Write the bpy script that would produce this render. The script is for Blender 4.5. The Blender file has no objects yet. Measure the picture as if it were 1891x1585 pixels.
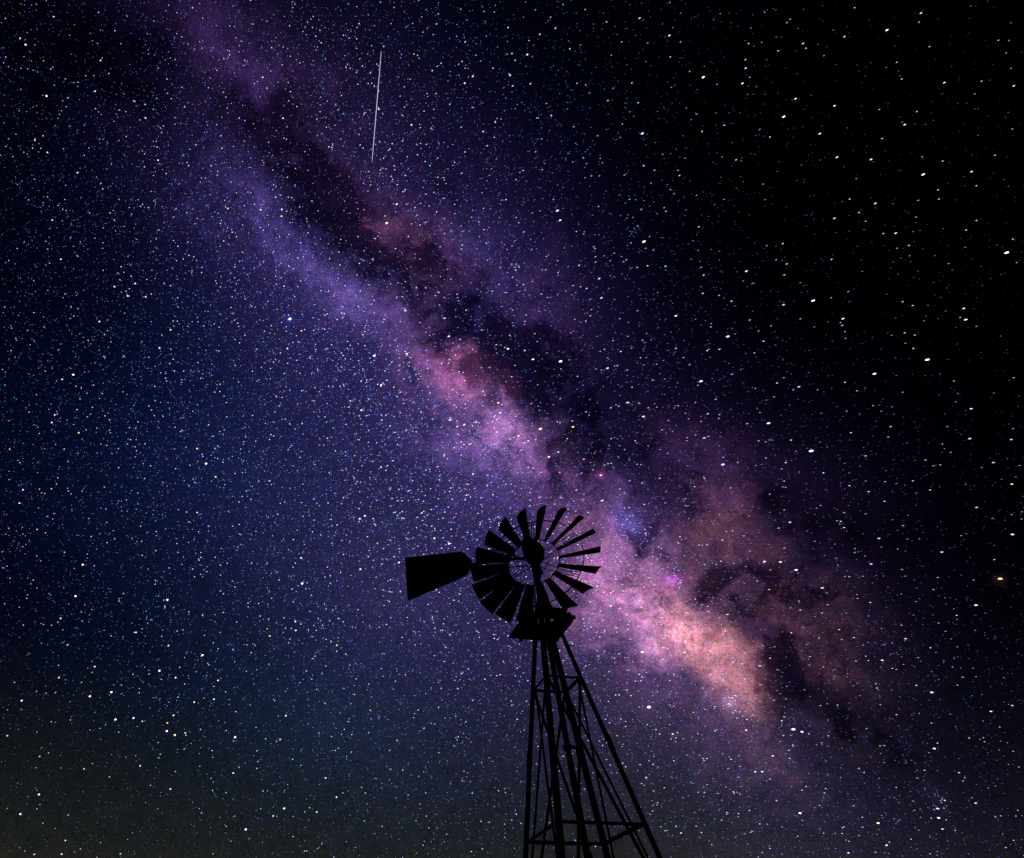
import bpy, bmesh, math, random
import numpy as np
from mathutils import Vector, Matrix

SC = bpy.context.scene
COL = SC.collection
R = math.radians

# ------------------------------------------------------------------ camera
# wide angle lens, pointed up by 40.7 degrees, frame cropped off centre (lens shift)
FPX, CX, CY, W, H = 1094.0, 774.0, 939.0, 1891.0, 1585.0
EL, ROLL = R(40.737), R(-1.338)
CAM = np.array([0.0, 0.0, 1.5])
_F = np.array([0, math.cos(EL), math.sin(EL)])
_U0 = np.array([0, -math.sin(EL), math.cos(EL)])
_R0 = np.array([1.0, 0, 0])
_R = math.cos(ROLL) * _R0 + math.sin(ROLL) * _U0
_U = math.cos(ROLL) * _U0 - math.sin(ROLL) * _R0

cam_data = bpy.data.cameras.new('camera')
cam = bpy.data.objects.new('camera', cam_data)
COL.objects.link(cam)
cam_data.sensor_fit = 'HORIZONTAL'
cam_data.sensor_width = 36.0
cam_data.lens = 36.0 * FPX / W
cam_data.shift_x = (W / 2 - CX) / W
cam_data.shift_y = (CY - H / 2) / W
cam_data.clip_start = 0.05
cam_data.clip_end = 200000.0
m = Matrix.Identity(4)
for i in range(3):
    m[i][0], m[i][1], m[i][2], m[i][3] = _R[i], _U[i], -_F[i], CAM[i]
cam.matrix_world = m
SC.camera = cam

SC.view_settings.view_transform = 'Standard'
SC.view_settings.look = 'None'
SC.view_settings.exposure = 0.0
SC.view_settings.gamma = 1.0
SC.view_settings.use_curve_mapping = False
SC.render.engine = 'CYCLES'
SC.cycles.use_denoising = False          # a denoiser wipes out faint stars
SC.cycles.use_adaptive_sampling = False
SC.cycles.max_bounces = 4
SC.cycles.sample_clamp_indirect = .02
SC.cycles.pixel_filter_type = 'BLACKMAN_HARRIS'
SC.cycles.filter_width = 1.4


def ray(x, y):
    """unit direction in the sky of a bearing given on the survey photograph"""
    d = _F + (x - CX) / FPX * _R - (y - CY) / FPX * _U
    return d / np.linalg.norm(d)


def lin(c):
    out = []
    for v in c:
        v = v / 255.0
        out.append(v / 12.92 if v <= 0.04045 else ((v + 0.055) / 1.055) ** 2.4)
    return out


# celestial frame: equatorial -> world, from a plate solution of the star field
_w = np.array([3.00727431e-02, 2.24177168e-01, -2.86600133e-01])


def _rodr(w):
    t = np.linalg.norm(w)
    k = w / t
    K = np.array([[0, -k[2], k[1]], [k[2], 0, -k[0]], [-k[1], k[0], 0]])
    return np.eye(3) + math.sin(t) * K + (1 - math.cos(t)) * K @ K


def eqv(ra_h, dec):
    a, d = R(ra_h * 15), R(dec)
    return np.array([math.cos(d) * math.cos(a), math.cos(d) * math.sin(a), math.sin(d)])


_c0 = eqv(18.6, -12)
_n = np.array([0, 0, 1.0])
_up = _n - _c0 * (_n @ _c0)
_up /= np.linalg.norm(_up)
_e = np.cross(_n, _c0)
_e /= np.linalg.norm(_e)
_EQ = _rodr(_w) @ np.array([-_e, -_up, _c0])


def sky_dir(ra_h, dec):
    x, y, z = _EQ @ eqv(ra_h, dec)
    return x * _R - y * _U + z * _F


POLE = sky_dir(0, 90)            # the stars wheel round this
GAL_POLE = sky_dir(12.857, 27.13)

# ------------------------------------------------------------------ world: night sky with the Milky Way
world = bpy.data.worlds.new('World')
SC.world = world
world.use_nodes = True
NT = world.node_tree
NT.nodes.clear()
world.cycles.sampling_method = 'MANUAL'
world.cycles.sample_map_resolution = 128


def node(kind, **kw):
    n = NT.nodes.new(kind)
    for k, v in kw.items():
        setattr(n, k, v)
    return n


def put(sock, v):
    if hasattr(v, 'is_output'):
        NT.links.new(v, sock)
    else:
        sock.default_value = v


def vmath(op, a, b=None, c=None, out=0):
    n = node('ShaderNodeVectorMath', operation=op)
    put(n.inputs[0], a)
    if b is not None:
        put(n.inputs[1], b)
    if c is not None:
        put(n.inputs[2], c)
    return n.outputs[out]


def fmath(op, a, b=None, c=None, clamp=False):
    n = node('ShaderNodeMath', operation=op)
    n.use_clamp = clamp
    put(n.inputs[0], a)
    if b is not None:
        put(n.inputs[1], b)
    if c is not None:
        put(n.inputs[2], c)
    return n.outputs[0]


def remap(v, a, b, c, d, kind='SMOOTHSTEP'):
    n = node('ShaderNodeMapRange', interpolation_type=kind)
    put(n.inputs[0], v)
    for i, x in enumerate((a, b, c, d)):
        n.inputs[1 + i].default_value = x
    return n.outputs[0]


def noise(vec, scale, detail, rough=0.55, out='Fac', lac=2.0):
    n = node('ShaderNodeTexNoise', noise_dimensions='3D')
    put(n.inputs['Vector'], vec)
    n.inputs['Scale'].default_value = scale
    n.inputs['Detail'].default_value = detail
    n.inputs['Roughness'].default_value = rough
    n.inputs['Lacunarity'].default_value = lac
    return n.outputs[0] if out == 'Fac' else n.outputs[1]


def blob(vec, x, y, a, b, ang):
    """soft elliptical patch of sky: centre, half axes, tilt"""
    d = ray(x, y)
    ca, sa = math.cos(R(ang)), math.sin(R(ang))
    ex = ray(x + a * ca, y + a * sa) - d
    ey = ray(x - b * sa, y + b * ca) - d
    sx, sy = np.linalg.norm(ex), np.linalg.norm(ey)
    ex = ex - d * (ex @ d)
    ex /= np.linalg.norm(ex)
    ey = np.cross(d, ex)
    M = Matrix(((ex[0], ey[0], d[0]), (ex[1], ey[1], d[1]), (ex[2], ey[2], d[2])))
    mp = node('ShaderNodeMapping', vector_type='TEXTURE')
    put(mp.inputs['Vector'], vec)
    mp.inputs['Location'].default_value = d
    mp.inputs['Rotation'].default_value = M.to_euler()
    mp.inputs['Scale'].default_value = (sx, sy, 1.0)
    g = node('ShaderNodeTexGradient', gradient_type='QUADRATIC_SPHERE')
    NT.links.new(mp.outputs[0], g.inputs[0])
    return g.outputs[1]


GLOW = [  # wide, smooth light
    (900, 860, 1300, 500, 45, (37, 26, 66)),
    (760, 1100, 760, 520, 35, (42, 36, 70)),
    (470, 900, 1000, 800, 40, (10, 20, 54)),
    (620, 1330, 700, 420, 10, (10, 26, 40)),
    (350, 560, 900, 600, 45, (6, 10, 40)),
    (1180, 1270, 640, 400, 40, (42, 32, 46)),
    (1060, 500, 760, 320, 38, (23, 15, 53)),
    (1500, 860, 700, 420, 40, (22, 13, 44)),
    (1420, 1010, 520, 330, 50, (50, 32, 58)),
    (400, 130, 420, 240, 55, (34, 18, 54)),
    (470, 480, 520, 240, 48, (30, 22, 62)),
]
CLOUD = [  # star clouds along the plane
    (560, 480, 340, 105, 42, (64, 48, 100)),
    (630, 535, 230, 95, 48, (72, 54, 112)),
    (450, 390, 260, 140, 45, (56, 44, 104)),
    (780, 660, 260, 120, 42, (98, 62, 108)),
    (860, 690, 130, 75, 10, (150, 78, 112)),
    (930, 795, 170, 115, 62, (166, 110, 170)),
    (880, 830, 270, 170, 42, (84, 60, 112)),
    (1040, 905, 180, 105, 60, (124, 74, 118)),
    (1145, 955, 150, 80, 45, (112, 84, 160)),
    (1130, 1065, 250, 150, 50, (158, 98, 142)),
    (1190, 1110, 300, 180, 42, (150, 98, 138)),
    (1270, 1145, 220, 115, 45, (222, 142, 154)),
    (1304, 1196, 190, 92, 50, (204, 130, 112)),
    (1352, 1262, 200, 95, 50, (112, 72, 76)),
    (1220, 1200, 360, 210, 42, (96, 66, 106)),
    (1440, 1380, 330, 200, 45, (56, 40, 58)),
    (1330, 990, 170, 115, 62, (146, 88, 92)),
    (1300, 880, 230, 170, 30, (88, 50, 106)),
    (1475, 1145, 180, 105, 40, (134, 78, 80)),
    (1570, 1225, 340, 200, 50, (66, 44, 58)),
    (1540, 1140, 130, 120, 0, (84, 58, 76)),
    (700, 400, 220, 120, 50, (66, 34, 56)),
    (770, 460, 150, 95, 45, (84, 42, 60)),
    (890, 500, 260, 140, 40, (56, 40, 92)),
    (1000, 575, 230, 130, 40, (54, 28, 68)),
    (640, 290, 230, 160, 50, (46, 24, 58)),
    (390, 110, 260, 150, 55, (58, 36, 84)),
    (310, 20, 210, 130, 50, (50, 27, 62)),
    (520, 250, 240, 130, 50, (48, 26, 56)),
    (450, 160, 200, 110, 50, (50, 26, 70)),
]
SPOT = [  # nebulae, clusters and the glow of the brightest stars
    (1240, 1072, 34, 22, 0, (190, 90, 210)),
    (1350, 1296, 40, 30, 0, (96, 78, 120)),
    (1108, 878, 16, 14, 0, (120, 50, 120)),
    (1160, 968, 70, 38, 30, (76, 66, 150)),
    (1724, 1470, 90, 40, 65, (22, 16, 36)),
    (535, 590, 18, 17, 0, (36, 44, 120)),
    (1845, 1070, 26, 17, 0, (44, 18, 22)),
]
DUST = [  # dark lanes: centre, half axes, tilt, depth
    (600, 350, 320, 130, 45, .72), (690, 465, 280, 105, 48, .75), (800, 560, 310, 130, 40, 1.0),
    (950, 640, 330, 125, 28, .9), (925, 700, 120, 62, 15, .9), (1050, 790, 290, 110, 52, .8),
    (1015, 880, 130, 38, 100, .7), (1190, 1005, 220, 60, 58, .75), (1398, 1165, 180, 82, 55, 1.0), (1430, 1240, 190, 100, 50, .9),
    (1410, 1090, 170, 50, 12, .8), (1500, 1106, 150, 30, 6, .8), (1430, 950, 170, 90, 70, .6), (1330, 1080, 120, 50, 30, .5), (1540, 1190, 130, 50, 60, .6), (1480, 1040, 140, 40, 100, .5),
    (1600, 1000, 330, 90, 8, .5), (500, 235, 230, 85, 25, .8), (1250, 960, 120, 70, 40, .5),
    (225, 95, 190, 170, 60, .8), (830, 340, 120, 70, 70, .5), (1180, 830, 200, 95, 30, .5),
    (1640, 1340, 300, 160, 30, .5), (80, 110, 200, 300, 0, .7), (1020, 690, 220, 110, 30, .6),
    (1560, 1300, 120, 60, 60, .5),
]

tc = node('ShaderNodeTexCoord')
DIR = tc.outputs['Generated']
w1 = vmath('MULTIPLY_ADD', noise(DIR, 5.0, 3, .6, 'Color'), (.16, .16, .16), vmath('ADD', DIR, (-.08, -.08, -.08)))
w2 = vmath('MULTIPLY_ADD', noise(DIR, 21.0, 5, .62, 'Color'), (.075, .075, .075), vmath('ADD', w1, (-.0375, -.0375, -.0375)))


def total(items, vec, start):
    acc = start
    for it in items:
        g = blob(vec, *it[:5])
        acc = vmath('MULTIPLY_ADD', g, lin(it[5]), acc)
    return acc


# light of the sky itself: plane of the galaxy, airglow low down
up = node('ShaderNodeSeparateXYZ')
NT.links.new(DIR, up.inputs[0])
sinb = vmath('DOT_PRODUCT', DIR, tuple(GAL_POLE), out=1)
absb = fmath('ABSOLUTE', sinb)
plane = remap(absb, 0.0, 0.42, 1.0, 0.0)
plane = fmath('POWER', plane, 1.6)
base = vmath('MULTIPLY_ADD', plane, lin((26, 18, 52)), lin((2, 3, 13)))
low = remap(up.outputs[2], 0.02, 0.46, 1.0, 0.0)
base = vmath('MULTIPLY_ADD', low, lin((32, 35, 27)), base)
lower = remap(up.outputs[2], 0.0, 0.20, 1.0, 0.0)
base = vmath('MULTIPLY_ADD', lower, lin((48, 36, 14)), base)

fine = noise(w1, 13.0, 9, .64)
fine2 = noise(w2, 46.0, 8, .78)
mod = fmath('MULTIPLY_ADD', remap(fine, .35, .65, 0.16, 1.6), 0.74,
            remap(fine2, .30, .70, -.25, .85, 'LINEAR'))
mod = fmath('MAXIMUM', mod, .04)
wide = vmath('MULTIPLY', total(GLOW, DIR, base), remap(fine2, .3, .7, .70, 1.30, 'LINEAR'))
clouds = total(CLOUD, w2, (0, 0, 0))
ridge = fmath('ABSOLUTE', fmath('SUBTRACT', noise(w1, 8.5, 7, .58), .5))
ridge = remap(ridge, 0.0, .07, .58, 1.0)
mod = fmath('MULTIPLY', mod, ridge)
light = vmath('MULTIPLY_ADD', clouds, mod, wide)

# dust in front of it
dsum = 0.0
for d in DUST:
    g = blob(w2, *d[:5])
    dsum = fmath('MULTIPLY_ADD', g, d[5] * 1.9, dsum)
rough = remap(noise(w2, 15.0, 9, .68), .35, .65, .16, 1.5)
dsum = remap(fmath('MULTIPLY', dsum, rough), .0, 1.0, 0.0, 1.0, 'LINEAR')
keep = vmath('MULTIPLY_ADD', dsum, (-.76, -.78, -.72), (1, 1, 1))
light = vmath('MULTIPLY', light, keep)

# the western sky is darker (vignette painted into its colour), as is the corner towards the zenith in the east
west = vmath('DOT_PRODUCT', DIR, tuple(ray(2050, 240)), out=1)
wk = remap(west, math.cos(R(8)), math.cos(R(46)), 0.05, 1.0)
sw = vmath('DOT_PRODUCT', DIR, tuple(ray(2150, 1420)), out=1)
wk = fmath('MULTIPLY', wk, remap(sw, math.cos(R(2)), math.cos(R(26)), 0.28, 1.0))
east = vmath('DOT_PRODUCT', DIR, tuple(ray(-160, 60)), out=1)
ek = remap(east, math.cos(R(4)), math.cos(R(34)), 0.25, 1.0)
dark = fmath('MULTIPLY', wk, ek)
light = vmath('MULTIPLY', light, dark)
light = total(SPOT, DIR, light)

# unresolved stars: fine coloured mottle
mot = noise(DIR, 420.0, 1.5, .6, 'Color')
mot = vmath('MULTIPLY_ADD', mot, (2.6, 2.6, 2.6), (-.3, -.3, -.3))
light = vmath('MULTIPLY', light, mot)

bg = node('ShaderNodeBackground')
NT.links.new(light, bg.inputs['Color'])
bg.inputs['Strength'].default_value = 1.0
wo = node('ShaderNodeOutputWorld')
NT.links.new(bg.outputs[0], wo.inputs['Surface'])


# ------------------------------------------------------------------ materials
def material(name, color, rough=.6, metallic=0.0, scale=8.0, var=.35, bump=.15, spec=.3):
    mt = bpy.data.materials.new(name)
    mt.use_nodes = True
    nt = mt.node_tree
    b = nt.nodes['Principled BSDF']
    b.inputs['Roughness'].default_value = rough
    b.inputs['Metallic'].default_value = metallic
    b.inputs['Specular IOR Level'].default_value = spec
    t = nt.nodes.new('ShaderNodeTexCoord')
    n = nt.nodes.new('ShaderNodeTexNoise')
    n.inputs['Scale'].default_value = scale
    n.inputs['Detail'].default_value = 6
    n.inputs['Roughness'].default_value = .65
    nt.links.new(t.outputs['Object'], n.inputs['Vector'])
    r = nt.nodes.new('ShaderNodeValToRGB')
    r.color_ramp.elements[0].position = .3
    r.color_ramp.elements[1].position = .7
    r.color_ramp.elements[0].color = [c * (1 - var) for c in color] + [1]
    r.color_ramp.elements[1].color = [c * (1 + var) for c in color] + [1]
    nt.links.new(n.outputs[0], r.inputs[0])
    nt.links.new(r.outputs[0], b.inputs['Base Color'])
    bp = nt.nodes.new('ShaderNodeBump')
    bp.inputs['Strength'].default_value = bump
    bp.inputs['Distance'].default_value = .01
    nt.links.new(n.outputs[0], bp.inputs['Height'])
    nt.links.new(bp.outputs[0], b.inputs['Normal'])
    return mt


STEEL = material('weathered_dark_steel', (.06, .052, .046), .75, 0, 9, .4, .2, .15)
SHEET = material('oxidised_sheet_steel', (.055, .053, .052), .8, 0, 6, .35, .1, .15)
WOOD = material('grey_weathered_wood', (.06, .05, .04), .9, 0, 14, .4, .3, .1)
CONCRETE = material('old_concrete', (.3, .29, .27), .9, 0, 5, .2, .3, .2)
SOIL = material('dry_prairie_soil', (.07, .055, .035), .95, 0, .8, .45, .4, .1)

# ------------------------------------------------------------------ ground
bm = bmesh.new()
rings = [0, 1.5, 3, 5, 8, 12, 18, 30, 60, 150, 500, 2000, 9000]
prev = None
rnd = random.Random(4)
for k, rr in enumerate(rings):
    if rr == 0:
        cur = [bm.verts.new((0, 10, 0))]
    else:
        cur = [bm.verts.new((rr * math.cos(i * math.pi / 24), 10 + rr * math.sin(i * math.pi / 24),
                             -.02 - .04 * rnd.random() if rr > 3 else -.02)) for i in range(48)]
    if prev:
        for i in range(48):
            j = (i + 1) % 48
            if len(prev) == 1:
                bm.faces.new((prev[0], cur[i], cur[j]))
            else:
                bm.faces.new((prev[i], cur[i], cur[j], prev[j]))
    prev = cur
me = bpy.data.meshes.new('ground')
bm.to_mesh(me)
bm.free()
ground = bpy.data.objects.new('ground', me)
ground.data.materials.append(SOIL)
ground['kind'] = 'structure'
ground['label'] = 'dark dry prairie ground below the windmill'
COL.objects.link(ground)


# ------------------------------------------------------------------ mesh helpers
def link(name, me, mat, parent=None):
    o = bpy.data.objects.new(name, me)
    if mat and not me.materials:
        me.materials.append(mat)
    COL.objects.link(o)
    if parent:
        o.parent = parent
    return o


def from_bm(name, bm, mat, parent=None):
    bmesh.ops.recalc_face_normals(bm, faces=bm.faces)
    me = bpy.data.meshes.new(name)
    bm.to_mesh(me)
    bm.free()
    return link(name, me, mat, parent)


def sweep(bm, prof, a, b, side, scale_b=1.0):
    """extrude a closed 2D profile from a to b; the profile's x axis follows side"""
    a, b = Vector(a), Vector(b)
    z = (b - a).normalized()
    x = Vector(side)
    x = (x - z * x.dot(z)).normalized()
    y = z.cross(x)
    A = [bm.verts.new(a + x * p[0] + y * p[1]) for p in prof]
    B = [bm.verts.new(b + x * p[0] * scale_b + y * p[1] * scale_b) for p in prof]
    n = len(prof)
    for i in range(n):
        bm.faces.new((A[i], A[(i + 1) % n], B[(i + 1) % n], B[i]))
    bm.faces.new(A[::-1])
    bm.faces.new(B)


def ell(w, t):
    """angle iron with its corner at the origin and legs along -x and -y"""
    return [(0, 0), (0, -w), (-t, -w), (-t, -t), (-w, -t), (-w, 0)]


def circ(r, n=10):
    return [(r * math.cos(2 * math.pi * i / n), r * math.sin(2 * math.pi * i / n)) for i in range(n)]


def rect(w, h):
    return [(-w / 2, -h / 2), (w / 2, -h / 2), (w / 2, h / 2), (-w / 2, h / 2)]


def bar(name, prof, a, b, side, mat, parent):
    bm = bmesh.new()
    sweep(bm, prof, a, b, side)
    return from_bm(name, bm, mat, parent)


# ------------------------------------------------------------------ windmill
ZC = 1.5                                       # heights below are above the lens
AX = Vector((10 * math.sin(.231), 10 * math.cos(.231), 0))
mill = bpy.data.objects.new('windmill', None)
mill.location = AX
COL.objects.link(mill)
mill['label'] = 'tall black water-pumping windmill with many-bladed wheel on lattice tower'
mill['category'] = 'windmill'
YAW = .222
EX = Vector((math.cos(YAW), math.sin(YAW), 0))
EY = Vector((-math.sin(YAW), math.cos(YAW), 0))


def half_diag(z):                               # z above lens
    return .449 + (4.334 - z) * (.918 - .449) / (4.334 - 2.036)


def corner(i, z, inset=0.0):
    """i: 0 far left, 1 near left, 2 near right, 3 far right"""
    a = R((135, 225, 315, 45)[i]) + YAW
    h = half_diag(z) - inset
    return Vector((h * math.cos(a), h * math.sin(a), z + ZC))


def out_dir(i):
    a = R((135, 225, 315, 45)[i]) + YAW
    return Vector((math.cos(a), math.sin(a), 0))


ZTOP = 5.93
for i in range(4):
    bm = bmesh.new()
    o = out_dir(i)
    # the corner of the angle points outwards; profile diagonal runs along the diagonal of the tower
    a, b = corner(i, -ZC + .02, -.04), corner(i, ZTOP, -.03)
    zax = (b - a).normalized()
    sgn = Matrix.Rotation(R(-45), 3, zax) @ o
    w, t = .080, .010
    sweep(bm, ell(w, t), a, b, sgn)
    # splice plates half way
    for zs in (.15, 3.2):
        p, q = corner(i, zs - .13, -.04), corner(i, zs + .13, -.04)
        p2, q2 = p + o * .008, q + o * .008
        sweep(bm, ell(w * .93, t + .012), p2, q2, sgn)
    from_bm('leg', bm, STEEL, mill)
    # footing
    bm = bmesh.new()
    c = corner(i, -ZC)
    sweep(bm, rect(.36, .36), (c.x, c.y, -.3), (c.x, c.y, .06), EX, .85)
    from_bm('footing', bm, CONCRETE, mill)

RINGS = [4.334, 2.036, -.25]
for k, z in enumerate(RINGS):
    for i in range(4):
        j = (i + 1) % 4
        p, q = corner(i, z, .012), corner(j, z, .012)
        bar('girt', ell(.046 if k else .04, .008), p, q, (0, 0, 1), STEEL, mill)
for zt, zb in ((4.36, -.05), (-.30, -ZC + .2)):
    for i in range(4):
        j = (i + 1) % 4
        mid = (out_dir(i) + out_dir(j)).normalized()
        for s, (u, v) in enumerate(((i, j), (j, i))):
            p = corner(u, zt, .02)
            q = corner(v, zb, .02)
            off = mid * (.012 if s else -.014)
            bar('cross_brace', ell(.036, .006), p + off, q + off, mid, STEEL, mill)

# drop pipe in the middle with pump rod beside it
bar('drop_pipe', circ(.046, 12), (0, 0, .02), (0, 0, 5.5 + ZC), EX, STEEL, mill)
bar('pump_rod', circ(.012, 6), EX * .075 + Vector((0, 0, .6)), EX * .02 + Vector((0, 0, 6.6 + ZC)), EX, STEEL, mill)
# clamp that ties the pipe to the leg
bm = bmesh.new()
zc = 3.22 + ZC
sweep(bm, rect(.115, .105), (0, 0, zc + .0), (0, 0, zc + .07), EX)
sweep(bm, rect(.05, .045), EX * .05 + Vector((0, 0, zc + .03)), EX * .17 + EY * .03 + Vector((0, 0, zc + .05)), (0, 0, 1))
sweep(bm, rect(.04, .04), EX * .165 + EY * .03 + Vector((0, 0, zc + .06)), EX * .19 + EY * .05 + Vector((0, 0, zc - .12)), EX)
from_bm('pipe_clamp', bm, STEEL, mill)

# climbing peg left on the near right leg
c = corner(2, 4.95, -.03)
bar('step', circ(.009, 6), c, c + EX * .10 - EY * .02, (0, 0, 1), STEEL, mill)

# platform
PZ = 5.555 + ZC
plat = bpy.data.objects.new('platform', None)
bm = bmesh.new()


def loc(x, y, z=0.0):
    return EX * x + EY * y + Vector((0, 0, PZ + z))


for yy in (-.33, .50):
    sweep(bm, rect(.07, .05), loc(-.47 if yy < 0 else -.53, yy, -.075), loc(.44, yy, -.075), (0, 0, 1))
for xx in (-.30, .30):
    sweep(bm, rect(.06, .045), loc(xx, -.46, -.125), loc(xx, .57, -.125), (0, 0, 1))
plat = from_bm('platform', bm, WOOD, mill)
plat['label'] = 'small work platform near the top of the tower'
PW = .118
y = -.52
k = 0
rnd = random.Random(8)
while y < .60:
    yc = y + PW / 2
    lim = .485
    if yc < -.16:
        lim = .485 - (-.16 - yc) * .86
    segs = [(-lim, lim)]
    if -.13 < yc < .07:
        segs = [(-lim, -.21), (.12, lim)]
    for a, b in segs:
        bm = bmesh.new()
        sweep(bm, rect(.028, PW - .004), loc(a + rnd.uniform(-.005, .003), yc, -.035), loc(b + rnd.uniform(-.003, .005), yc, -.035), (0, 0, 1))
        from_bm('plank', bm, WOOD, plat)
    y += PW

# tower cap and mast pipe
bm = bmesh.new()
sweep(bm, rect(.24, .24), (0, 0, ZTOP + ZC - .10), (0, 0, ZTOP + ZC + .03), EX, .8)
sweep(bm, circ(.105, 14), (0, 0, ZTOP + ZC + .03), (0, 0, ZTOP + ZC + .09), EX, .8)
from_bm('tower_cap', bm, STEEL, mill)
bar('mast_pipe', circ(.056, 14), (0, 0, ZTOP + ZC + .05), (0, 0, 6.95 + ZC), EX, STEEL, mill)

# wheel -----------------------------------------------------------
HUB = Vector((2.18, 9.349, 6.619 + ZC)) - AX
N = Vector((-.4386, -.8987, 0))
Uw = Vector((.8987, -.4386, 0))
ZW = Vector((0, 0, 1))


def wp(r, phi, out=0.0):
    return HUB + Uw * (r * math.cos(phi)) + ZW * (r * math.sin(phi)) + N * out


bm = bmesh.new()
sweep(bm, circ(.065, 14), HUB - N * .20, HUB + N * .14, ZW)
sweep(bm, circ(.10, 14), HUB - N * .13, HUB - N * .10, ZW)
sweep(bm, circ(.10, 14), HUB + N * .08, HUB + N * .11, ZW)
wheel = from_bm('wind_wheel', bm, STEEL, mill)
wheel['label'] = 'eighteen-bladed wind wheel'


def rim(r, w, t, out, name):
    bm = bmesh.new()
    n = 108
    rows = []
    for i in range(n):
        p = 2 * math.pi * i / n
        rows.append([bm.verts.new(wp(r + a, p, out + b)) for a, b in ((-t, -w), (t, -w), (t, w), (-t, w))])
    for i in range(n):
        A, B = rows[i], rows[(i + 1) % n]
        for j in range(4):
            bm.faces.new((A[j], A[(j + 1) % 4], B[(j + 1) % 4], B[j]))
    from_bm(name, bm, STEEL, wheel)


rim(.507, .011, .006, 0, 'inner_rim')
rim(.963, .011, .006, 0, 'outer_rim')
PITCH = R(36)


def blade_mesh(phi):
    bm = bmesh.new()
    t = -Uw * math.sin(phi) + ZW * math.cos(phi)
    rr = Uw * math.cos(phi) + ZW * math.sin(phi)
    c = t * math.cos(PITCH) - N * math.sin(PITCH)       # chord
    nb = c.cross(rr).normalized()                       # face normal
    if nb.dot(N) < 0:
        nb = -nb
    NR, NC = 6, 8
    rows = []
    for i in range(NR + 1):
        f = i / NR
        r = .50 + (1.285 - .50) * f
        ch = .150 + (.335 - .150) * f
        row = []
        for j in range(NC + 1):
            s = j / NC * 2 - 1
            camber = .085 * ch * (1 - s * s) * 1.05
            rad = r - .010 * abs(s) ** 2 * f
            row.append(HUB + rr * rad + c * (s * ch / 2) + nb * camber)
        rows.append(row)
    for off in (.0012, -.0012):
        vs = [[bm.verts.new(p + nb * off) for p in row] for row in rows]
        for i in range(NR):
            for j in range(NC):
                bm.faces.new((vs[i][j], vs[i + 1][j], vs[i + 1][j + 1], vs[i][j + 1]))
    return bm


for k in range(18):
    phi = R(73.7 - 20 * k)
    from_bm('blade', blade_mesh(phi), SHEET, wheel)
    # clip that holds the blade to the outer rim
    bm = bmesh.new()
    sweep(bm, rect(.05, .012), wp(.925, phi, -.03), wp(1.0, phi, -.03), N)
    from_bm('blade_clip', bm, STEEL, wheel)
for k in range(6):
    phi = R(23.2 + 60 * k)
    for s, out in ((1, .095), (-1, -.115)):
        a = wp(.07, phi + s * .25, out)
        b = wp(.955, phi + s * .016, s * .008)
        bar('spoke', circ(.0075, 6), a, b, N, STEEL, wheel)
    bar('spoke_stay', circ(.006, 6), wp(.50, phi - .06, -.01), wp(.95, phi + .10 if k % 2 else phi - .10, -.01), N, STEEL, wheel)

# gear housing with its domed hood, behind the wheel
bm = bmesh.new()
prof = [(-.26, .10), (-.18, .17), (-.08, .205), (.02, .215), (.12, .20), (.22, .165), (.31, .115), (.38, .06), (.41, .015)]
base_c = Vector((0, 0, 7.13 + ZC)) + N * .02 + Uw * .02
rows = []
for h, w in prof:
    row = []
    for i in range(20):
        a = 2 * math.pi * i / 20
        row.append(bm.verts.new(base_c + ZW * h + Uw * (w * 1.0 * math.cos(a)) + N * (w * 1.25 * math.sin(a) + (.10 if h > .1 else .02) * 0) - Uw * max(0, h - .05) * .28))
    rows.append(row)
for A, B in zip(rows, rows[1:]):
    for i in range(20):
        j = (i + 1) % 20
        bm.faces.new((A[i], A[j], B[j], B[i]))
bm.faces.new(rows[0][::-1])
bm.faces.new(rows[-1])
hood = from_bm('gear_housing', bm, SHEET, mill)
hood['label'] = 'domed gear housing behind the wheel hub'
bm = bmesh.new()
sweep(bm, circ(.075, 12), Vector((0, 0, 6.52 + ZC)), Vector((0, 0, 6.95 + ZC)), EX, 1.25)
sweep(bm, circ(.06, 12), HUB - N * .22, HUB - N * .42, ZW)
from_bm('gear_case', bm, STEEL, hood)

# tail vane, folded beside the wheel
TH = R(14)
TE = Vector((-math.cos(TH), math.sin(TH), 0))
TN = Vector((math.sin(TH), math.cos(TH), 0))


def tp(s, z, o=0.0):
    return TE * s + Vector((0, 0, z + ZC)) + TN * o


outline = [(2.705, 7.55), (1.44, 7.455), (1.255, 7.19), (1.315, 6.955), (1.385, 6.835), (1.465, 6.81), (2.645, 6.45)]
bm = bmesh.new()
A = [bm.verts.new(tp(s, z, .002)) for s, z in outline]
B = [bm.verts.new(tp(s, z, -.002)) for s, z in outline]
bm.faces.new(A)
bm.faces.new(B[::-1])
n = len(A)
for i in range(n):
    bm.faces.new((A[i], B[i], B[(i + 1) % n], A[(i + 1) % n]))
tail = from_bm('tail_vane', bm, SHEET, mill)
tail['label'] = 'flat tapered tail vane'
bar('tail_arm', rect(.045, .045), tp(.05, 7.02, -.012), tp(2.2, 7.12, -.026), ZW, STEEL, tail)
bar('tail_stay', circ(.012, 6), tp(.06, 6.80, -.02), tp(1.6, 6.98, -.03), ZW, STEEL, tail)
for s in (1.62, 2.4):
    bar('vane_rib', rect(.035, .02), tp(s, 6.78 - (s - 1.46) * .305, -.016), tp(s, 7.44 + (s - 1.46) * .075, -.016), TN, STEEL, tail)
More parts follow.
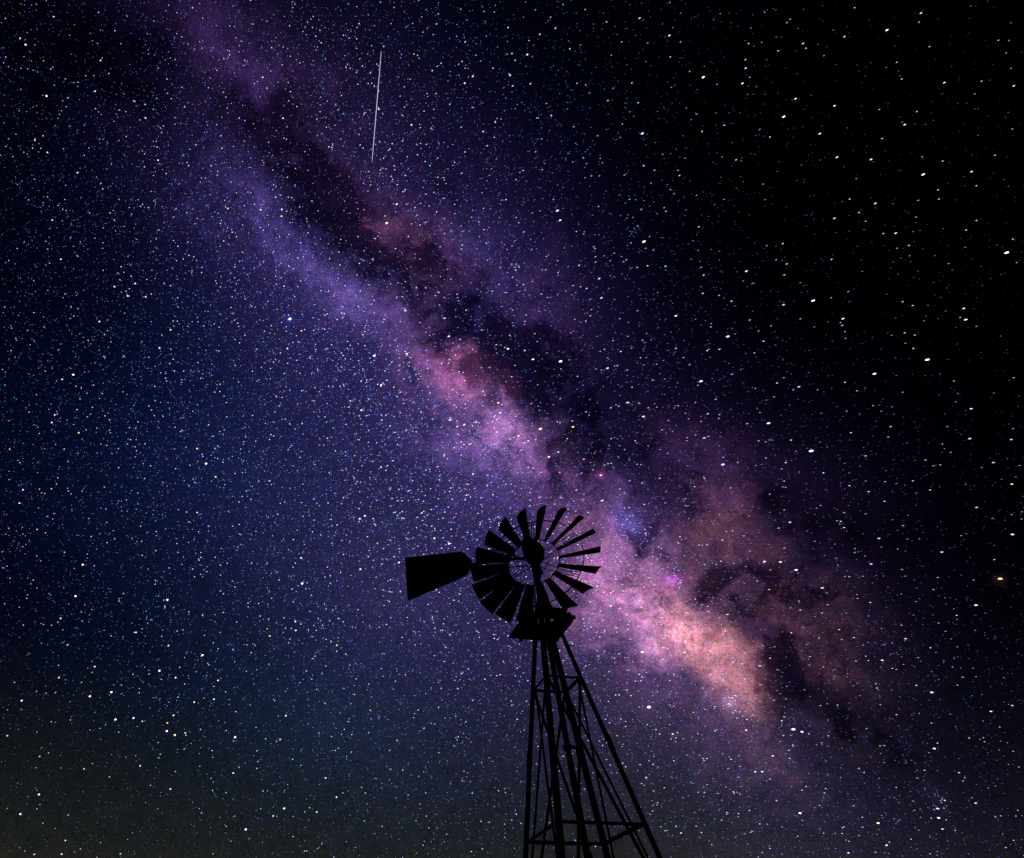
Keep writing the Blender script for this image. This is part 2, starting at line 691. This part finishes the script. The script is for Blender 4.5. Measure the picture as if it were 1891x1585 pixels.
# furling lever and spring between head and tail
bar('furl_lever', rect(.026, .026), tp(.34, 7.0, -.05), tp(.40, 7.22, -.05), TN, STEEL, mill)
bm = bmesh.new()
pts = []
for i in range(97):
    f = i / 96
    a = f * 2 * math.pi * 14
    c = tp(.10 + .42 * f, 6.88 + .12 * f, -.10)
    pts.append(c + ZW * (.018 * math.cos(a)) + TN * (.018 * math.sin(a)))
for p, q in zip(pts, pts[1:]):
    sweep(bm, circ(.004, 4), p, q, (0, 0.3, 1))
from_bm('furl_spring', bm, STEEL, mill)

# ------------------------------------------------------------------ stars
RS = 60000.0                 # far enough to show no parallax
PXA = 1.0 / FPX


def star_material(name, attr):
    mt = bpy.data.materials.new(name)
    mt.use_nodes = True
    nt = mt.node_tree
    nt.nodes.clear()
    em = nt.nodes.new('ShaderNodeEmission')
    out = nt.nodes.new('ShaderNodeOutputMaterial')
    if attr:
        at = nt.nodes.new('ShaderNodeAttribute')
        at.attribute_name = 'star_color'
        nt.links.new(at.outputs['Color'], em.inputs['Color'])
    else:
        oi = nt.nodes.new('ShaderNodeObjectInfo')
        nt.links.new(oi.outputs['Color'], em.inputs['Color'])
    em.inputs['Strength'].default_value = 1.0
    if attr:                         # starlight adds to the glow behind it
        tr = nt.nodes.new('ShaderNodeBsdfTransparent')
        ad = nt.nodes.new('ShaderNodeAddShader')
        em.inputs['Strength'].default_value = .55
        nt.links.new(em.outputs[0], ad.inputs[0])
        nt.links.new(tr.outputs[0], ad.inputs[1])
        nt.links.new(ad.outputs[0], out.inputs['Surface'])
    else:
        nt.links.new(em.outputs[0], out.inputs['Surface'])
    mt.cycles.emission_sampling = 'NONE'
    return mt


STAR_ONE = star_material('starlight', False)
STAR_MANY = star_material('faint_starlight', True)

sky = bpy.data.objects.new('sky', None)
sky['kind'] = 'structure'
sky['label'] = 'night sky full of stars with the Milky Way'
COL.objects.link(sky)

FIELD = []      # (dir, half width px, half length px, rgb)


def stretch(d):
    """how far a star is drawn out along its daily path: more towards the west"""
    c = np.asarray(d) @ ray(2000, 600)
    k = np.clip((c - math.cos(R(62))) / (math.cos(R(15)) - math.cos(R(62))), 0, 1)
    return 1.2 + .85 * k


def shrink(d):
    """a rectilinear lens swells the corners of the frame; real star images stay small there"""
    return np.clip(np.asarray(d) @ _F, .35, 1) ** 2.1


rng = np.random.default_rng(11)
NS = 720000
v = rng.normal(size=(NS, 3))
v /= np.linalg.norm(v, axis=1)[:, None]
v = v[v[:, 2] > .03]
sb = np.abs(v @ GAL_POLE)
dens = .34 + .42 * np.exp(-(sb / .20) ** 2) + .30 * np.exp(-(sb / .5) ** 2)
cw = v @ ray(2050, 240)
dens *= 1 - .78 * np.clip((cw - math.cos(R(50))) / (math.cos(R(16)) - math.cos(R(50))), 0, 1)
dens *= .38 + .62 * np.clip((v[:, 2] - .05) / .45, 0, 1)
fw = v @ _F
px = CX + FPX * (v @ _R) / np.maximum(fw, .1)
py = CY - FPX * (v @ _U) / np.maximum(fw, .1)
hide = np.zeros(len(v))
for (bx_, by_, ba, bb, bt, bk) in DUST:            # dust hides the stars behind it
    ct, st_ = math.cos(R(bt)), math.sin(R(bt))
    dx, dy = px - bx_, py - by_
    q = np.hypot((dx * ct + dy * st_) / ba, (dy * ct - dx * st_) / bb)
    hide += bk * np.clip(1 - q, 0, 1)
dens *= 1 - .6 * np.clip(hide, 0, 1) * (fw > .2)
v = v[rng.random(len(v)) < dens]
nv = len(v)
mag = np.minimum(rng.random(nv) ** (-1 / 2.0), 7.0)
HUES = np.array([(.10, .34, 1.0), (.05, .18, 1.0), (.42, .30, 1.0), (.62, .74, 1.0), (1.0, .70, .46), (.08, .62, .95), (1.0, .48, .55)])
pick = rng.choice(7, size=nv, p=(.30, .26, .20, .08, .06, .06, .04))
cols = HUES[pick]
mix = np.clip((mag - 3.0) / 6, 0, .7)[:, None]
cols = cols * (1 - mix) + np.array([.82, .88, 1.0]) * mix
em = np.minimum(.22 * mag ** 1.12, 1.25)[:, None] * (1 - .45 * np.clip((v @ ray(2050, 240) - math.cos(R(46))) / .2, 0, 1))[:, None]
wid = np.minimum(.68 + .13 * np.log2(mag), 1.1)
for d, w, c in zip(v, wid, cols * em):
    FIELD.append((d, w, c))

TINT = {'w': (.96, .95, 1), 'y': (1, .82, .5), 'o': (1, .62, .34), 'b': (.48, .62, 1), 'c': (.25, .55, 1), 'p': (1, .75, .9)}


SIZE = [(2.3, 2.6), (1.8, 1.9), (1.4, 1.25), (1.12, .9)]      # half width and brightness by class
LISTED = []


def survey(ox, oy, sc, *classes):
    """stars read off a survey plate: per class, 'x,y[tint]' pairs"""
    for size, text in enumerate(classes):
        for tok in text.split():
            t = 'w'
            if tok[-1].isalpha():
                tok, t = tok[:-1], tok[-1]
            x, y = map(float, tok.split(','))
            LISTED.append((ox + x / sc, oy + y / sc, size, t))


survey(0, 0, 2.936, '', '139,243 252,521',
       '109,208 291,91 545,328 516,495 789,640 1424,420y 1534,641y 857,869 257,827 189,761 420,937 283,1194y 1235,1131y 1414,1138 1528,1136 1526,1173y 330,1406 621,1555 733,1538',
       '535,68 623,167 31,310 30,101p 275,375 787,567 1001,580 1044,43 1245,298 1473,259 1327,328 905,429 950,324b 852,798 901,942 1022,898 233,737 177,804 547,995 557,1025 805,1127 620,1194 965,1336 1213,1307 1259,1260 1566,1443 1540,1552 1297,642 1203,805 1062,786 1198,737 870,695b 887,684b 876,720b 1783,797 1799,800 1145,899 1195,1212 1570,140y 1575,498 1742,233 1380,1108 657,1447 783,905 354,428b 181,382c 190,244c 295,462c 655,238c 368,532 360,579b 725,547 597,1155 485,1155b 591,399p')
survey(630, 0, 2.990, '', '1663,738b 251,1233y 1194,1164b 1672,1335',
       '1028,302 727,422y 933,417b 682,460y 208,603y 388,690y 1648,101b 1812,197 307,1128 1209,1217 1425,1539b',
       '235,257y 99,131 527,133 1097,190 1183,157 922,153 684,232 668,340y 943,296 947,475 1045,463 503,391 422,855b 1160,639 851,675 784,727 1263,270y 1465,121b 1635,1477b 1692,1468 1791,1471 806,805 293,916 277,974 1405,1448b 1313,1466 86,215 44,211 683,840 910,1103 1730,941b 1670,916 1868,970y 1350,470b 1473,556 1640,568 1605,458 1549,232b 1874,232b 1817,315y 50,378p 130,623 838,377 961,334 150,83c 275,131b 638,202c 552,350 600,576 720,1200b')
survey(1260, 0, 2.990, '1791,1396', '116,427y 560,645 1130,167 1330,964',
       '350,377b 332,461 625,546 840,585 1318,73 895,203b 667,241b 759,739 854,869 1042,881 1228,689 1447,457 1830,475y 1597,949 1066,1124p 840,1206b 1178,1288y 354,1498',
       '578,126b 951,43 683,267 1184,345 1624,1026 1412,1049 1437,890 1417,1100 1624,1218 975,1174 924,1100 1251,1356 1825,1321 1726,858 1745,223p 555,1346 577,1458 563,1519 91,1253 232,692 109,727y 484,757 1295,617 530,281 348,330 366,241 1847,1451c 1567,1271 118,1520 1365,258 1307,123p 1212,437 824,1433 1111,1291 297,883 1815,378c 1788,293c 1615,519c 1822,713b 1652,449p 1103,766 1088,605b')
survey(0, 530, 2.990, '1601,177b', '405,485 1138,976y 457,1534y',
       '343,511 804,55y 705,50 549,191 942,237y 881,338 1587,340y 435,806y 302,707p 286,749 1191,1049y 1089,1246o 1088,893p 127,1120 107,1194 1663,1497',
       '835,40 1627,54y 577,263 573,384 604,734y 510,665p 161,692p 1735,630y 1109,1493 1189,1493 633,1391 503,1379 591,1412p 125,1434o 53,897b 1512,823 1488,843 1298,1030p 1043,1298 1064,1558p 1216,537y 1152,762 970,1004p 1631,1525 900,1080b 408,161p 1460,245y 1862,180 1831,320 762,745 715,777 580,712 822,658 19,1552 218,1117 831,988 576,1105p 1044,1100p 356,1466 100,958b 27,540c 425,677c 373,1112b 392,1143b 355,895 91,296c')
survey(630, 530, 2.990, '', '183,380y 1211,411y 1100,784y',
       '571,173b 595,273 362,369 921,342 1471,449y 1848,160y 1669,716 1580,639b 1280,773y 979,823y 867,640y 878,695y 746,747o 641,771o 680,762y 601,735 221,541 112,681 1147,939 1059,400 596,1418 515,1388 103,1280 131,1264 1441,1180p 1434,1040p 106,1559 319,1522 355,131y 1437,61b',
       '1014,352 777,239b 1544,357 1848,340y 1533,659b 1013,861 845,717o 625,653y 291,554 327,581 317,461y 44,663 223,735y 1200,914b 1033,996y 568,933 221,997 247,1013 312,1181 281,1169 337,1276 500,1322 13,1163 98,1224 838,1148 1298,1122 150,1490 292,1490 200,1415 538,30 690,129y 1105,40b 1356,9 836,744 783,576 683,517 1340,951 13,1478')
survey(1260, 530, 2.990, '1353,402b 712,906b', '722,76 251,274b 1061,480 1565,181b 103,521b 476,753b 224,981b 1823,1367b 629,1563b',
       '559,99b 887,176 1554,119 644,552b 121,834b 1587,838 1595,673 1816,843b 1718,970b 1819,1089 1625,1218b 1433,1464b 1086,1389b 594,1300b 541,1519 454,1517',
       '113,36 203,47b 271,79 372,183o 883,213 1534,169b 1272,103 1228,254 1284,266y 1276,340 448,300 358,755b 205,705b 206,345 137,352 898,527y 1150,772 1137,829b 931,805 1343,956b 1425,983b 1368,1121 1117,1184 532,1332y 1041,1529b 1723,1506 1213,1561b 893,1329 875,1295 923,1098 1029,1131 779,1027 562,1073b 600,846 1012,933 1273,1071 965,574b 273,483b 140,701 571,971 1216,82 1831,502b 1500,520b 523,531')
survey(0, 1055, 2.990, '', '417,138 924,158y 1668,68 1118,464y 880,550y 496,691y 615,668 120,715b 638,819 737,811b 921,883p 966,905o 1298,917y 215,1233p 112,1341p 1569,1310b 1357,1426',
       '335,260y 751,338 930,411y 1631,278 1633,327 1490,358o 1860,409o 373,407b 523,527 325,588 970,588 1204,603 1181,707 1072,723 786,829b 924,838y 958,796 1023,893y 1547,929o 1578,798 219,1023b 464,1092o 774,1075y 1288,1115 1798,1142y 941,1203 1749,1330y 1508,1352p 1858,1248 361,1487p 189,1564p 339,1562p 665,1561b 41,909p',
       '319,282 859,51 1217,109 682,124p 657,165 205,93b 614,357p 240,295p 1437,248 1428,178 1660,292 1781,299 1859,443 1363,407y 1287,433 992,531 509,559b 1180,637p 497,877b 510,1062o 876,1031 1017,982 1423,1051 1248,1223p 1709,1306 555,1498b 412,1551c 107,1527c 1682,1546 1694,1545y 376,1347p 237,1391p 1467,925 1418,992 55,39p 170,70b 305,1421c 830,1183y 1452,1214 119,763c 229,398c')
survey(1100, 930, 2.3906, '235,899 873,997b', '206,656y 911,1008b 1495,1082b 1484,834b 1679,449b 1247,1411y 902,1367 1510,1347b 1514,1388',
       '67,452y 392,658y 340,1018y 664,1001y 223,1210b 1604,1188c 1839,892b 1745,918 1265,692 1678,1323 1531,1437y 1541,1311b 1285,1508 1116,1543 377,1455b 735,1184 704,1184p 782,1114y 606,700b 725,717b 816,258y 1000,373p 1216,267b 1528,215b 1368,597b',
       '253,1152 196,1153 1242,815y 1328,932 1661,1300c 1163,1465b 1088,1457 684,1452y 556,1398p 467,1453 252,1358b 288,1427b 316,1443c 270,1330c 598,1130 853,1090y 829,1025y 452,1275b 480,1276y 608,1273 929,1250 1452,1178y 1162,1169o 1845,1487 1811,1519 803,734b 580,490 903,470y 766,380 864,571 745,255y 1510,327b 1212,437 1620,767b 1594,494 1140,592 1478,637 1075,557 234,327b 559,161 266,998 282,1018 104,845 1717,1052b 1649,1035 1509,1058')
LISTED.append((1847, 1069, 0, 'o'))
LISTED.sort(key=lambda q: q[2])
NOTE = {(535, 589): 'bright blue-white star with a faint blue halo, left of the Milky Way',
        (1847, 1069): 'bright orange star near the right edge',
        (1198, 1306): 'bright white star just right of the lattice tower',
        (1465, 1347): 'bright white star below the glowing core of the Milky Way'}
LISTED = [q + (next((t for k, t in NOTE.items() if abs(k[0] - q[0]) + abs(k[1] - q[1]) < 4 and q[2] == 0), None),) for q in LISTED]
for x, y, size, t, _ in LISTED[300:]:
    FIELD.append((ray(x, y), SIZE[size][0], np.array(TINT[t]) * SIZE[size][1]))

# open clusters and dense patches of the star clouds
for (x, y, r, n, lo, hi, col) in (
        (1350, 1296, 20, 34, .3, 1.1, (.75, .8, 1)), (1731, 1488, 24, 18, .3, .9, (.75, .8, 1)), (1705, 1450, 34, 30, .12, .4, (.6, .55, 1)),
        (1240, 1066, 22, 30, .2, .9, (.85, .5, 1)), (1235, 1040, 30, 30, .2, .8, (.5, .6, 1)), (1158, 968, 38, 70, .15, .8, (.6, .65, 1)),
        (948, 492, 14, 18, .3, .9, (.5, .6, 1)), (915, 800, 70, 320, .08, .45, (.85, .7, 1)), (620, 530, 90, 260, .08, .35, (.6, .55, 1)), (1275, 1155, 80, 420, .08, .5, (1, .75, .65)), (1150, 1040, 90, 260, .08, .4, (.9, .7, 1)), (1390, 1300, 70, 200, .08, .4, (1, .75, .7)),
        (1170, 428, 16, 12, .15, .5, (.3, .45, 1)), (1550, 1250, 22, 14, .2, .7, (.5, .6, 1))):
    for _ in range(n):
        dx, dy = rng.normal(size=2) * r * .55
        e = lo + (hi - lo) * rng.random() ** 2.5
        FIELD.append((ray(x + dx, y + dy), .6 + .35 * e + .15 * rng.random(), np.array(col) * e))


def frame_of(d):
    e1 = np.cross(POLE, d)
    e1 /= np.linalg.norm(e1)
    e2 = np.cross(d, e1)
    return e1, e2


nf = len(FIELD)
D = np.array([s[0] for s in FIELD])
Wd = np.array([s[1] for s in FIELD])
CC = np.array([s[2] for s in FIELD])
ST = stretch(D)
E1 = np.cross(POLE, D)
E1 /= np.linalg.norm(E1, axis=1)[:, None]
E2 = np.cross(D, E1)
Wd = Wd * shrink(D)
a = (Wd * PXA * RS)[:, None]
l = (Wd * ST * PXA * RS)[:, None]
# apparent size kept even across the wide field
C0 = D * RS + CAM
K = 4
ang = np.arange(K) * 2 * math.pi / K
P = np.zeros((nf, K + 2, 3))
for i in range(K):
    P[:, i] = C0 + E1 * l * math.cos(ang[i]) + E2 * a * math.sin(ang[i])
P[:, K] = C0 - D * a
P[:, K + 1] = C0 + D * a
tri = []
for i in range(K):
    j = (i + 1) % K
    tri += [(i, j, K), (j, i, K + 1)]
tri = np.array(tri)
faces = (np.arange(nf)[:, None, None] * (K + 2) + tri[None]).reshape(-1, 3)
me = bpy.data.meshes.new('star_field')
me.vertices.add(nf * (K + 2))
me.vertices.foreach_set('co', P.reshape(-1).astype(np.float32))
me.loops.add(len(faces) * 3)
me.loops.foreach_set('vertex_index', faces.reshape(-1).astype(np.int32))
me.polygons.add(len(faces))
me.polygons.foreach_set('loop_start', (np.arange(len(faces)) * 3).astype(np.int32))
at = me.attributes.new('star_color', 'FLOAT_COLOR', 'POINT')
cc = np.concatenate([CC, np.ones((nf, 1))], axis=1)
at.data.foreach_set('color', np.repeat(cc, K + 2, axis=0).reshape(-1).astype(np.float32))
me.update()
me.validate()
fld = link('star_field', me, STAR_MANY, sky)
fld['kind'] = 'stuff'
fld['label'] = 'countless faint stars across the night sky'

# the bright stars, one by one
bm = bmesh.new()
bmesh.ops.create_icosphere(bm, subdivisions=2, radius=1.0)
star_me = bpy.data.meshes.new('star')
bm.to_mesh(star_me)
bm.free()
star_me.materials.append(STAR_ONE)
def add_star(x, y, size, tint='w', label=None):
    d = ray(x, y)
    e1, e2 = frame_of(d)
    w, e = SIZE[size]
    s = float(stretch(d))
    w *= float(shrink(d))
    o = bpy.data.objects.new('star', star_me)
    k = w * PXA * RS
    M = Matrix.Identity(4)
    for i in range(3):
        M[i][0], M[i][1], M[i][2], M[i][3] = e1[i] * k * s, e2[i] * k, d[i] * k, d[i] * RS * .999 + CAM[i]
    o.parent = sky
    o.matrix_world = M
    o.color = [c * e for c in TINT[tint]] + [1]
    if label:
        o['label'] = label
    COL.objects.link(o)
    return o


for st in LISTED[:300]:
    add_star(*st)



# ------------------------------------------------------------------ meteor
def streak(name, p, q, dist, wpx, color, label, group=None):
    a = Vector(ray(*p) * dist + CAM)
    b = Vector(ray(*q) * dist + CAM)
    bm = bmesh.new()
    r = wpx * PXA * dist
    zax = (b - a).normalized()
    x = zax.orthogonal().normalized()
    y = zax.cross(x)
    rows = []
    for f, k in ((0, .25), (.02, .7), (.3, 1), (.7, 1), (.95, .8), (1, .3)):
        c = a.lerp(b, f)
        rows.append([bm.verts.new(c + (x * math.cos(t * math.pi / 4) + y * math.sin(t * math.pi / 4)) * r * k) for t in range(8)])
    for A, B in zip(rows, rows[1:]):
        for i in range(8):
            bm.faces.new((A[i], A[(i + 1) % 8], B[(i + 1) % 8], B[i]))
    bm.faces.new(rows[0][::-1])
    bm.faces.new(rows[-1])
    o = from_bm(name, bm, STAR_ONE)
    o.color = list(color) + [1]
    o['label'] = label
    o['category'] = 'satellite'
    return o


streak('satellite', (704, 95), (687, 300), 40000, .5, (.6, .56, .85), 'long thin white meteor streak near the top, left of centre')  # light trail of a passing satellite, built as a glowing tapered rod
